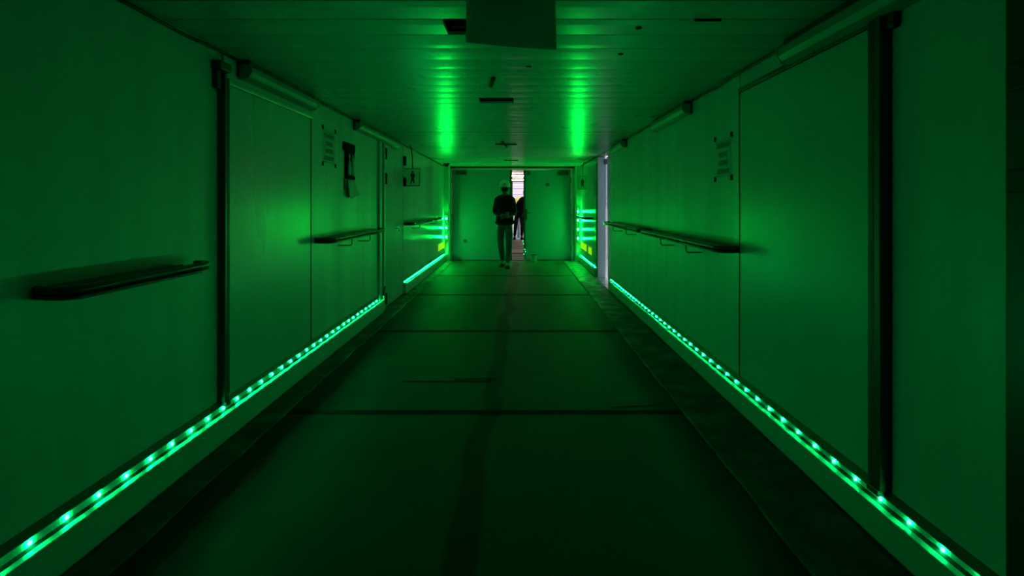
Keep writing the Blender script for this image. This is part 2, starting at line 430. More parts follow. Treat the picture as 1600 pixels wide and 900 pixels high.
# ------------------------------------------------------------------ unlit lamp housings at the top of the walls
def lamp_housing(side, y0, y1, label, h=.085, d=.085, zt=None):
    W = XL if side < 0 else XR; s = side; zt = zt or ZC - .035
    t = empty('wall_lamp', (W, (y0+y1)/2, zt - h/2), label, 'lamp', 'unlit lamp housings under the ceiling')
    # rounded trough
    pr = [(W - s*.001, zt), (W - s*(d*.8), zt), (W - s*d, zt - .015), (W - s*d, zt - h*.55), (W - s*d*.8, zt - h*.85), (W - s*d*.45, zt - h), (W - s*.001, zt - h)]
    MB().prism(pr, 'y', y0 + .02, y1 - .02).build('diffuser', 'housing', t, bevel=.004)
    for ya, yb in ((y0, y0 + .0195), (y1 - .0195, y1)):
        MB().prism([(W - s*.001, zt + .003), (W - s*(d*.82), zt + .003), (W - s*(d+.003), zt - .014), (W - s*(d+.003), zt - h*.56), (W - s*d*.8, zt - h*.88), (W - s*d*.45, zt - h - .003), (W - s*.001, zt - h - .003)], 'y', ya, yb).build('end_cap', 'housing', t, bevel=.003)
    MB().box(W - s*.001, W - s*.06, y0 + .03, y1 - .03, zt + .0005, ZC - .004).build('mounting_strip', 'black', t)
    MB().box(W - s*.001, W - s*.012, y0 - .016, y0 - .001, zt - h*.9, zt + .01).build('end_bracket', 'black', t)
    return t
lamp_housing(-1, 3.62, 4.86, 'unlit tube lamp housing above the left door, nearest on the left')
lamp_housing(-1, 6.18, 8.35, 'long unlit lamp housing on the left wall above the narrow doorway', h=.08, d=.075)
lamp_housing(1, 1.95, 3.22, 'unlit tube lamp housing above the right door, nearest on the right', h=.10)
lamp_housing(1, 5.05, 6.30, 'unlit lamp housing on the right wall beyond the taped notice')
lamp_housing(1, 8.05, 9.05, 'small far lamp housing on the right wall next to the white pillar', h=.08)

# ------------------------------------------------------------------ notices
def notice(side, y0, y1, z0, z1, label, seed, skew):
    W = XL if side < 0 else XR; s = side; r = random.Random(seed)
    t = empty('wall_notice', (W, (y0+y1)/2, z0), label, 'notice', 'taped paper notices')
    MB().box(W - s*.0008, W - s*.002, y0 + .012, y1 - .012, z0 + .01, z1 - .01).build('sheet', 'paper', t)
    # blocks of small print that cannot be read
    hh = (z1 - z0)
    for i, zc in enumerate((.80, .58, .38, .18)):
        b = MB()
        ww = (1, .72, .8, .95)[i]
        for row in range(3):
            yy = y0 + (1-ww)*(y1-y0)*.5 + .035; ye = y1 - (1-ww)*(y1-y0)*.5 - .035
            z = z0 + hh*zc + .012 - row*.0125
            while yy < ye - .008:
                l = min(r.uniform(.012, .034), ye - yy)
                b.box(W - s*.0021, W - s*.0026, yy, yy + l, z - .0047, z + .0047); yy += l + .005
        b.build('text_block', 'ink', t)
    for zz in (z1 - .034, z0 + .02):
        MB().box(W - s*.0021, W - s*.0026, y0 + .03, y1 - .03, zz, zz + .003).build('rule_line', 'ink', t)
    for i, (ya, za) in enumerate(((y0, z0), (y1, z0), (y0, z1), (y1, z1))):
        mtx = Matrix.Translation((W - s*.0034, ya, za)) @ Matrix.Rotation(r.uniform(-.3, .3), 4, 'X')
        MB().box(-.0006, .0006, -.022, .022, -.018, .018, mtx).build('corner_tape', 'blacktape', t)
    return t
notice(-1, 5.20, 5.56, 1.70, 2.02, 'paper notice with blocks of print, corners taped to the left wall', 2, 0)
notice(1, 4.12, 4.46, 1.53, 1.83, 'paper notice with four blocks of print, corners taped to the right wall', 3, 0)

# holder with bottle shapes and a curling paper on the left wall
t = empty('wall_holder', (XL, 6.0, 1.62), 'dark topped wall holder with pale bottle shapes and a paper hanging under it', 'wall holder')
MB().box(XL+.001, XL+.022, 5.80, 6.17, 1.870, 1.955).build('header', 'recess', t, bevel=.004)
b = MB().box(XL+.001, XL+.010, 5.86, 6.15, 1.625, 1.874)
b.build('backing_board', 'recess', t)
b = MB().box(XL+.011, XL+.020, 5.86, 5.875, 1.62, 1.874).box(XL+.011, XL+.020, 6.135, 6.15, 1.62, 1.874).box(XL+.001, XL+.022, 5.86, 6.17, 1.595, 1.624)
b.build('holder_frame', 'recess', t)
MB().lathe([(.012, 0), (.034, .004), (.036, .11), (.030, .128), (.012, .150), (.012, .175), (.016, .178), (.016, .205), (.006, .215)], (XL+.028, 5.94, 1.630), 'z', 14, .4, 1.25).build('pale_bottle', 'paper', t, smooth=True)
MB().lathe([(.012, 0), (.036, .004), (.040, .04), (.026, .09), (.032, .14), (.020, .18), (.014, .21), (.005, .22)], (XL+.028, 6.065, 1.630), 'z', 14, .4, 1.1).build('pale_bottle', 'paper', t, smooth=True)
MB().box(XL+.001, XL+.012, 5.84, 5.90, 1.49, 1.593).build('clip', 'ink', t)
b = MB(); N = 8; rows = []
for i in range(N+1):
    f = i / N; row = []
    for j in range(9):
        g = j / 8
        yy = 5.915 + (-.03*f) + g*(.235 + .17*f); zz = 1.592 - f*(.17 + .02*math.sin(g*5))
        xx = XL + .018 + .018*f*math.sin(3.1*g + f*2) ** 2 + .006*f
        row.append(b.bm.verts.new((xx, yy, zz)))
    rows.append(row)
for i in range(N):
    for j in range(8): b.bm.faces.new((rows[i][j], rows[i][j+1], rows[i+1][j+1], rows[i+1][j]))
o = b.build('hanging_paper', 'paper', t, smooth=True)
md = o.modifiers.new('thick', 'SOLIDIFY'); md.thickness = .0012

# projecting signs held on a rod
def projecting_sign(side, y, z0, z1, width, label):
    W = XL if side < 0 else XR; s = side
    t = empty('projecting_sign', (W, y, z0), label, 'sign', 'projecting signs near the end')
    xa, xb = W - s*.006, W - s*width
    MB().box(xa, xb, y, y + .008, z0 + .012, z1 - .008).build('plate', 'acrylic', t)
    MB().box(xa, xb, y - .012, y + .018, z0, z0 + .011).build('bottom_rail', 'black', t)
    MB().box(xa, xb, y - .004, y + .012, z1 - .007, z1).build('top_rail', 'black', t)
    MB().box(xb - s*.004, xb + s*.003, y - .004, y + .012, z0 + .012, z1 - .008).build('side_rail', 'steel', t)
    xm = (xa + xb)/2
    MB().tube([(xm, y + .004, z1 + .0005), (xm + s*.004, y + .004, (z1 + ZC)/2), (xm + s*.02, y + .004, ZC - .03), (xm + s*.045, y + .004, ZC - .006)], .008, 8).build('rod', 'black', t, smooth=True)
    # dark standing figure pictogram
    mz = (z0 + z1)/2; b = MB()
    b.lathe([(.016, 0), (.016, .003)], (xm, y - .0045, mz + .085), 'y', 12)
    b.prism([(xm - .022, mz + .065), (xm + .026, mz + .06), (xm + .040, mz + .01), (xm + .022, mz + .0), (xm + .030, mz - .07), (xm + .012, mz - .095), (xm - .004, mz - .04), (xm - .02, mz - .10), (xm - .034, mz - .09), (xm - .018, mz - .01), (xm - .034, mz + .02)], 'y', y - .0045, y - .001)
    b.build('pictogram', 'ink', t)
    return t
projecting_sign(-1, 9.02, 1.35 + .262, 1.35 + .535, .225, 'small sign plate on a rod projecting from the left wall above the far handrail')
projecting_sign(1, 12.6, 1.35 + .30, 1.35 + .58, .20, 'small sign plate on a rod projecting from the right wall behind the white pillar')

# ------------------------------------------------------------------ ceiling items
b = MB()
t = empty('hanging_sign', (0, 2.3, ZC), 'blank grey sheet hanging from the ceiling close to the camera', 'hanging sign')
n = 10; rows = []
for i in range(n+1):
    g = i / n; x = -.199 + g*.352
    col = []
    for j in range(7):
        f = j / 6; zb_ = H + .622 - .030*g
        col.append(b.bm.verts.new((x - .004*(1-f)*g, 2.30 + .014*math.sin(g*PI)*f + .05*(1-f), ZC - .012 + (zb_ - ZC + .012)*f)))
    rows.append(col)
for i in range(n):
    for j in range(6): b.bm.faces.new((rows[i][j], rows[i+1][j], rows[i+1][j+1], rows[i][j+1]))
o = b.build('sheet', 'sheet', t, smooth=True); md = o.modifiers.new('thick', 'SOLIDIFY'); md.thickness = .003
MB().box(-.205, .155, 2.345, 2.365, ZC-.012, ZC-.0025).build('mounting_strip', 'steel', t, bevel=.002)

def ceiling_opening(x0, x1, y0, y1, label):
    t = empty('ceiling_opening', ((x0+x1)/2, (y0+y1)/2, ZC), label, 'ceiling opening')
    b = MB(); e = .004
    b.box(x0-.006, x1+.006, y0 + .002, y1 - .002, ZC+.105, ZC+.11)
    b.box(x0-.006, x0-.001, y0 + .002, y1 - .002, ZC+.021, ZC+.104); b.box(x1+.001, x1+.006, y0 + .002, y1 - .002, ZC+.021, ZC+.104)
    b.build('recess', 'recess', t)
    MB().box(x0+.02, x1-.02, y1-.05, y1-.02, ZC+.03, ZC+.05).build('slat', 'frame', t)
    return t
ceiling_opening(-.36, -.03, 2.845, 3.11, 'black square opening in the ceiling partly behind the hanging sheet')
ceiling_opening(-.325, -.03, 4.965, 5.23, 'black slot in the ceiling between the two bright reflections')

def ceiling_strip(pts, wd, label, name='ceiling_tape'):
    b = MB()
    for (a, c) in zip(pts, pts[1:]):
        a = Vector(a); c = Vector(c); d = (c - a).normalized(); nn = Vector((-d.y, d.x)) * wd/2
        vs = [(a+nn), (a-nn), (c-nn), (c+nn)]
        b.prism([(v.x, v.y) for v in vs], 'z', ZC-.018, ZC-.0066)
    o = b.build(name, 'blacktape'); return tag(o, label, 'tape')
ceiling_strip([(-.162, 4.11), (-.175, 4.22), (-.195, 4.42)], .026, 'dark torn strip on the ceiling in front of the black slot')
ceiling_strip([(-.315, 8.72), (-.01, 8.76)], .07, 'black tape across the ceiling seam, the nearer of the two far ones')
ceiling_strip([(-.21, 8.35), (-.16, 9.1)], .03, 'thin dark strip crossing the nearer black tape on the ceiling')
ceiling_strip([(-.26, 12.0), (.02, 12.03)], .07, 'black tape on the ceiling just in front of the end doors')
ceiling_strip([(.84, 2.815), (.965, 2.812)], .010, 'short dark scratch on the ceiling right of the hanging sheet')
for x, yy, lb in ((.075, 3.80, 'dark plug in the ceiling above the black slot'), (.605, 2.965, 'dark plug in the ceiling towards the right lamp'), (.605, 3.48, 'small dark plug in the ceiling, the farthest right one')):
    o = MB().lathe([(.016, 0), (.016, .003), (.010, .006)], (x, yy, ZC-.0085), 'z', 14).build('ceiling_plug', 'blacktape', smooth=True)
    tag(o, lb, 'plug', 'ceiling plugs')

# small dome camera at the left end
t = empty('dome_camera', (-1.55, 13.05, ZC), 'small black dome camera under the ceiling in the far left corner', 'camera')
MB().lathe([(.075, 0), (.075, .016), (.060, .022)], (-1.55, 13.05, ZC-.026), 'z', 20).build('base', 'black', t, smooth=True)
MB().lathe([(.006, 0), (.030, .008), (.046, .026), (.050, .045)], (-1.55, 13.05, ZC-.0715), 'z', 20).build('dome', 'recess', t, smooth=True)

# ------------------------------------------------------------------ end of the corridor
struct(MB().prism([(XL+.001, 13.87), (XL+.001, 14.04), (XL+.13, 14.04), (XL+.13, 13.90), (XL+.10, 13.87)], 'z', 0, ZC-.004).build('trim_5', 'door', bevel=.006))
struct(MB().prism([(XR-.001, 13.87), (XR-.001, 14.04), (XR-.13, 14.04), (XR-.13, 13.90), (XR-.10, 13.87)], 'z', 0, ZC-.004).build('trim_6', 'door', bevel=.006))

def end_lamp(side, x, zs, label):
    t = empty('signal_lamp', (x, 13.86, zs[-1]), label, 'lamp', 'stacked green lamps in the far corners')
    MB().box(x-.034, x+.034, 13.850, 13.8685, zs[-1]-.10, zs[0]+.10).build('back_plate', 'frame', t, bevel=.003)
    for z in zs:
        MB().lathe([(.026, 0), (.026, -.008), (.020, -.010)], (x, 13.8495, z), 'y', 16).build('bezel', 'alu', t)
        MB().lathe([(.019, 0), (.018, -.012), (.012, -.020), (.004, -.024)], (x, 13.839, z), 'y', 16).build('lens', 'endled', t, smooth=True)
    return t
end_lamp(-1, -1.650, [H-.35, H-.562, H-.773], 'column of three bright green lamps in the far left corner')
end_lamp(1, 1.418, [H-.185, H-.393, H-.60, H-.81], 'column of four bright green lamps in the far right corner')

def glow_streak(side, y0, y1, label, bars):  # glowing panels standing in for lamp reflections on the side walls
    W = XL if side < 0 else XR; s = side
    t = empty('reflection_streak', (W, (y0+y1)/2, .31), label, 'light', 'glowing reflection streaks low on the side walls')
    MB().box(W - s*.001, W - s*.008, y0, y1, .315, .475).build('back_plate', 'alu', t)
    for a, c in bars:
        MB().box(W - s*.0085, W - s*.016, y0 + a*(y1-y0), y0 + c*(y1-y0), .325, .465).build('lens', 'ygreen', t, bevel=.003)
glow_streak(-1, 12.75, 13.8, 'yellow green reflection streak made as a glowing panel on the far left wall below the stacked lamps', [(.02, .30), (.33, .62), (.65, .98)])
glow_streak(1, 11.75, 13.8, 'yellow green reflection streak made as a glowing panel on the far right wall below the stacked lamps', [(.02, .27), (.45, .70), (.73, .98)])

# double door
LEAF_T = .05; zd = H + .80
def end_leaf(name, x0, x1, hinge_left, ang):
    t = empty(name, (x0 if hinge_left else x1, YE + .035, 0), kind='structure')
    wdt = x1 - x0
    X0, X1 = (0, wdt) if hinge_left else (-wdt, 0)
    def put(mb, nm, m, **k):
        o = mb.build(nm, m, **k); o.parent = t; return o
    put(MB().box(X0, X1, 0, LEAF_T, .012, zd), 'door_leaf', 'enddoor', bevel=.004)
    fx = X1 if hinge_left else X0; d = -1 if hinge_left else 1
    put(MB().box(fx + d*.002, fx + d*.045, -.006, -.0008, .02, zd - .01), 'edge_strip', 'frame', bevel=.002)
    # door closer
    cx = (X0 + .09) if hinge_left else (X1 - .32)
    put(MB().box(cx, cx + .26, -.055, -.0008, zd - .12, zd - .03), 'door_closer', 'frame', bevel=.008)
    # round sight glass
    px = X0 + .32 if hinge_left else X1 - .56; pz = .46 if hinge_left else 1.80
    put(MB().lathe([(.045, -.0008), (.045, -.012), (.036, -.014)], (px, 0, pz), 'y', 20), 'round_cap', 'steel')
    if not hinge_left:
        put(MB().lathe([(.045, -.0008), (.045, -.012), (.036, -.014)], (X0+.12, 0, zd - .03 -.05), 'y', 20), 'round_cap', 'steel')
        put(MB().box(X0 + .050, X0 + .085, -.010, -.0008, .96, 1.22), 'lock_plate', 'black', bevel=.003)
        put(MB().tube([(X0+.068, -.010, 1.125), (X0+.068, -.055, 1.125), (X0+.082, -.062, 1.125), (X0+.20, -.062, 1.12)], .010, 10), 'lever_handle', 'frame', smooth=True)
    for z in (.25, 1.0, 1.85):
        hx = X0 + .003 if hinge_left else X1 - .003
        put(MB().tube([(hx, -.010, z), (hx, -.010, z + .11)], .009, 8), 'hinge', 'steel')
    t.rotation_euler.z = ang
    return t
end_leaf('door_5', -1.548, -.125, True, 0.0)
end_leaf('door_6', .150, 1.283, False, math.radians(-4.5))
struct(MB().box(-.165, -.120, YE+.10, YE+.16, 0, zd).build('trim_7', 'vwall'))
struct(MB().prism([(YE-.03, 0), (YE-.02, .012), (YE+.10, .012), (YE+.11, 0)], 'x', -1.55, 1.285).build('trim_8', 'black'))

# can holding the right leaf
t = empty('door_stop_can', (.385, 13.55, 0), 'small round can on the floor holding the right end door', 'can')
MB().lathe([(.068, 0), (.070, .006), (.070, .150), (.073, .154)], (.385, 13.75, .0035), 'z', 24).build('body', 'housing', t, smooth=True)
MB().lathe([(.074, .0), (.077, .006), (.074, .014), (.060, .014), (.058, .004)], (.385, 13.75, .158), 'z', 24).build('rim', 'black', t, smooth=True)

# glowing dots added for the led reflections beside the right leaf
t = empty('led_glint_ribbon', (.175, 14.0, .40), 'zigzag of green glowing dots added for led reflections by the edge of the right end door', 'light strip')
pts = [(.135, 14.02, .47), (.150, 14.015, .40), (.135, 14.01, .33), (.175, 14.0, .27), (.195, 13.995, .22), (.160, 13.99, .16), (.17, 13.985, .012), (.19, 13.93, .009)]
MB().tube(pts, .007, 6).build('ribbon', 'alu', t, smooth=True)
for p in (pts[0], pts[1], pts[3], pts[4], pts[5]):
    MB().lathe([(.012, 0), (.011, -.006), (.004, -.010)], (p[0], p[1]-.0075, p[2]), 'y', 10).build('led', 'glint', t)

# ------------------------------------------------------------------ passage beyond the door
Y0, Y1 = YE + .12, 22.8
p = struct(MB().box(-1.6, 1.6, Y0, Y1, -.12, 0).build('floor_passage', 'vfloor'))
b = MB(); y = Y0 + .4
while y < Y1 - .3: b.box(-1.55, 1.55, y, y + .03, .0005, .006); y += .62
b.build('ridge', 'ground', p)
MB().box(-1.5, 1.5, 16.1, 17.3, .007, .014).build('floor_plate', 'vplate', p)
b = MB(); y = Y0
while y < Y1: b.prism([(y, ZC+.05), (y+.03, ZC), (y+.17, ZC), (y+.20, ZC+.05)], 'x', -1.6, 1.6); y += .2
b.box(-1.6, 1.6, Y0, Y1, ZC+.051, ZC+.15)
struct(b.build('ceiling_passage', 'vceil'))
struct(MB().box(-1.72, -1.6, Y0, Y1, 0, ZC+.1).build('wall_passage_left', 'vwall'))
struct(MB().box(1.6, 1.72, Y0, Y1, 0, ZC+.1).build('wall_passage_right', 'vwall'))
struct(MB().box(-1.72, -.17, Y1, Y1+.1, 0, ZC+.1).box(1.2, 1.72, Y1, Y1+.1, 0, ZC+.1).box(-.17, 1.2, Y1, Y1+.1, H+.83, ZC+.1).build('wall_passage_end', 'vwall'))
for i, yy in enumerate((17.9, 21.0)):
    t = empty('ceiling_lamp', (.0, yy, ZC-.03), ('nearer', 'farther')[i] + ' warm tube lamp on the ceiling of the passage behind the doors', 'lamp', 'warm lamps in the far passage')
    MB().box(-.5, .5, yy-.05, yy+.05, ZC-.03, ZC-.004).build('housing', 'alu', t, bevel=.004)
    MB().tube([(-.48, yy, ZC-.048), (.48, yy, ZC-.048)], .014, 10).build('tube', 'warm', t, smooth=True)

# outside: apron, pale siding, a yellow thing
struct(MB().box(-9, 14, Y1+.11, 40, -.3, -.14).box(1.75, 14, 6, Y1+.1, -.3, -.14).build('ground', 'ground'))
t = empty('siding_building', (2, 30, -.14), 'pale pinkish building with horizontal siding seen through the door gap', 'building')
b = MB(); z = -.14
while z < 4.2: b.prism([(30.0, z), (29.96, z + .01), (30.0, z + .27)], 'x', -4, 9); z += .28
b.box(-4, 9, 30.001, 31, -.14, 4.2)
b.build('wall', 'siding', t)
MB().box(-4.1, 9.1, 29.9, 31.1, 4.205, 4.35).build('roof_edge', 'alu', t)
t = empty('yellow_bollard', (.06, 26, -.14), 'yellow capped post outside behind the far person', 'post')
MB().lathe([(.06, 0), (.06, 1.48), (.075, 1.485)], (.06, 26, -.139), 'z', 16).build('post', 'alu', t, smooth=True)
MB().lathe([(.10, 0), (.11, .02), (.11, .20), (.09, .27), (.03, .30)], (.06, 26, 1.35), 'z', 16).build('cap', 'yellow', t, smooth=True)
t = empty('side_building', (3.4, 16, -.14), 'pale building outside the opening by the white pillar', 'building')
b = MB(); z = -.14
while z < 4: b.prism([(17.0, z), (16.96, z + .01), (17.0, z + .27)], 'x', 1.95, 7); z += .28
b.box(1.95, 7, 17.001, 18, -.14, 4)
b.build('wall', 'siding', t)
MB().box(1.9, 7.1, 16.9, 18.1, 4.005, 4.1).build('roof_edge', 'alu', t)

# ------------------------------------------------------------------ side opening on the right
struct(MB().box(KR+.002, 2.05, 9.40, 11.02, -.12, -.0005).build('floor_side', 'alu'))
struct(MB().box(1.60, 1.66, 9.30, 10.50, 0, ZC+.1).build('daylight_baffle', 'alu', bevel=.004))  # outer slab added to cut the daylight reaching the left wall
struct(MB().box(XR+.02, 2.05, 9.2, 11.4, ZC+.101, ZC+.14).build('sky_baffle', 'alu'))  # overhead sheet added to limit sky light in the opening
t = empty('pillar', (1.56, 10.95, 0), 'white square pillar lit by daylight at the opening in the right wall', 'pillar')
MB().box(1.478, 1.60, 10.90, 11.015, .001, ZC-.03).build('post', 'pillar', t, bevel=.006)
MB().box(1.604, 1.618, 10.90, 10.96, .001, ZC-.12).box(1.622, 1.640, 10.90, 10.94, .001, ZC-.10).build('guide_rail', 'alu', t, bevel=.003)
MB().box(1.60, 1.65, 10.86, 10.899, ZC-.16, ZC-.06).build('bracket', 'steel', t, bevel=.004)
MB().box(1.655, 1.70, 10.93, 10.98, .32, ZC-.02).build('door_seal', 'housing', t, bevel=.006)

struct(MB().box(XR-.026, XR-.001, 11.06, 11.24, .20, 2.10).build('trim_9', 'alu', bevel=.008))

# ------------------------------------------------------------------ floor boards and tape
joints = [1.40, 3.84, 6.28, 8.78, 11.10, 13.80]
names = ['floor board nearest the camera, before the first black seam', 'second floor board, with the short double scratch',
         'third floor board from the camera', 'fourth floor board from the camera, level with the left doorway', 'last floor board before the end doors, under the walking person']
xl, xr = -1.50, 1.08
ys = [-.9] + joints
first = ['floor board under the camera running out of the frame at the bottom']
for i in range(len(ys)-1):
    lab = (first + names)[i]
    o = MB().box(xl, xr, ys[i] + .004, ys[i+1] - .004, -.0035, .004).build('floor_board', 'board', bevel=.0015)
    tag(o, lab, 'floor board', 'protective boards on the floor')

def floor_strip(pts, wd, z, name, m, label, cat, seed=1, thick=.0015, rag=.15):
    r = random.Random(seed); b = MB(); L_, R_ = [], []
    for i, p in enumerate(pts):
        p = Vector(p); d = (Vector(pts[min(i+1, len(pts)-1)]) - Vector(pts[max(i-1, 0)])).normalized(); nn = Vector((-d.y, d.x))
        L_.append(p + nn*wd/2*(1 + r.uniform(-rag, rag))); R_.append(p - nn*wd/2*(1 + r.uniform(-rag, rag)))
    lo, hi = [], []
    for zz, st in ((z, lo), (z + thick, hi)):
        for a, c in zip(L_, R_): st.append((b.bm.verts.new((a.x, a.y, zz)), b.bm.verts.new((c.x, c.y, zz))))
    for i in range(len(pts)-1):
        b.bm.faces.new((hi[i][0], hi[i+1][0], hi[i+1][1], hi[i][1])); b.bm.faces.new((lo[i][0], lo[i][1], lo[i+1][1], lo[i+1][0]))
        b.bm.faces.new((hi[i][0], lo[i][0], lo[i+1][0], hi[i+1][0])); b.bm.faces.new((hi[i][1], hi[i+1][1], lo[i+1][1], lo[i][1]))
    for i in (0, -1): b.bm.faces.new((hi[i][0], hi[i][1], lo[i][1], lo[i][0]))
    return tag(b.build(name, m), label, cat)
def across(x0, x1, y, seed, n=14, amp=.008):
    r = random.Random(seed); return [(x0 + (x1-x0)*i/n, y + r.uniform(-amp, amp)) for i in range(n+1)]
for i, (yy, wd, lb) in enumerate(((3.84, .062, 'first black tape seam across the floor boards, nearest the camera'), (6.28, .085, 'second black tape seam across the floor boards'),
                       (8.78, .10, 'third black tape seam across the floor boards'), (11.10, .12, 'fourth black tape seam across the floor, just before the walking person'))):
    tag(floor_strip(across(xl + .01, xr - .01, yy, i), wd, .0045, 'floor_tape', 'blacktape', lb, 'tape', i), group='black tape seams across the floor')
floor_strip(across(-.87, -.20, 4.50, 8, 8, .004), .020, .0045, 'floor_tape', 'blacktape', 'lower line of the double dark scrape left of the middle of the floor', 'tape', 8)
floor_strip([(-.48, 4.55), (-.35, 4.56), (-.22, 4.58), (-.15, 4.555)], .022, .0062, 'floor_tape', 'blacktape', 'upper line of the double dark scrape left of the middle of the floor', 'tape', 9)
floor_strip([(.62, 3.92), (.80, 3.95), (.93, 3.97), (.99, 4.02)], .022, .0045, 'floor_tape', 'blacktape', 'short dark scrape near the right end of the first floor seam', 'tape', 10)

def crumpled(x0, x1, y0, y1, name, label, amp, nx, step, seed):
    b = MB(); r = random.Random(seed); ny = int((y1-y0)/step); rows = []
    for i in range(ny+1):
        y = y0 + (y1-y0)*i/ny; row = []
        for j in range(nx+1):
            f = j/nx; x = x0 + (x1-x0)*f
            edge = .018*noise.noise(Vector((seed, y*2.3, 0))) if j in (0, nx) else 0
            far = min(1, max(.35, (y-2)/8))
            h = abs(noise.noise(Vector((x*9, y*3.4, seed)))) + .6*abs(noise.noise(Vector((x*24, y*11, seed+3))))
            h *= amp*far*(0.25 if j in (0, nx) else 1)
            row.append(b.bm.verts.new((x + edge, y, .0065 + h)))
        rows.append(row)
    for i in range(ny):
        for j in range(nx): b.bm.faces.new((rows[i][j], rows[i][j+1], rows[i+1][j+1], rows[i+1][j]))
    o = b.build(name, 'tape', smooth=True)
    md = o.modifiers.new('thick', 'SOLIDIFY'); md.thickness = .001
    return tag(o, label, 'tape')
crumpled(-1.640, -1.475, -.9, 13.75, 'edge_tape', 'crumpled grey tape along the left edge of the floor', .022, 10, .035, 3)
crumpled(1.065, 1.405, -.9, 13.75, 'edge_tape', 'wide crumpled grey covering along the right edge of the floor', .016, 16, .04, 11)

# ------------------------------------------------------------------ people
def skin_mesh(name, joints, bones, material, parent, root, sub=2):
    me = bpy.data.meshes.new(name); keys = list(joints)
    me.from_pydata([joints[k][0] for k in keys], [(keys.index(a), keys.index(c)) for a, c in bones], [])
    me.materials.append(M[material])
    o = bpy.data.objects.new(name, me); COL.objects.link(o)
    md = o.modifiers.new('skin', 'SKIN'); md.use_smooth_shade = True
    for k, d in zip(keys, me.skin_vertices[0].data):
        r = joints[k][1]; d.radius = r if isinstance(r, tuple) else (r, r); d.use_root = (k == root)
    sd = o.modifiers.new('sub', 'SUBSURF'); sd.levels = sub; sd.render_levels = sub
    o.parent = parent
    return o

def hand(J, B, wrist, pre, palm_dir, side, curl, s):
    """palm_dir = unit vector wrist->fingers, side = unit vector towards the thumb, curl = unit vector fingers bend to"""
    w_ = Vector(J[wrist][0]); pd, sd, cd = Vector(palm_dir).normalized(), Vector(side).normalized(), Vector(curl).normalized()
    p = w_ + pd*.050*s
    J[pre+'palm'] = (tuple(p), (.030*s, .020*s)); B.append((wrist, pre+'palm'))
    for i, (off, ln) in enumerate(((.027, .072), (.009, .080), (-.009, .074), (-.027, .058))):
        a = p + pd*.034*s + sd*off*s; m_ = a + pd*ln*.5*s + cd*.012*s; e = m_ + (pd*.45 + cd*.75).normalized()*ln*.5*s
        for k, q, r in (('a', a, .0100), ('m', m_, .0088), ('e', e, .0075)): J[f'{pre}f{i}{k}'] = (tuple(q), r*s)
        B += [(pre+'palm', f'{pre}f{i}a'), (f'{pre}f{i}a', f'{pre}f{i}m'), (f'{pre}f{i}m', f'{pre}f{i}e')]
    a = p - pd*.018*s + sd*.036*s; e = a + (pd*.7 + sd*.5 + cd*.3).normalized()*.045*s
    J[pre+'ta'] = (tuple(a), .0115*s); J[pre+'te'] = (tuple(e), .009*s); B += [(pre+'palm', pre+'ta'), (pre+'ta', pre+'te')]

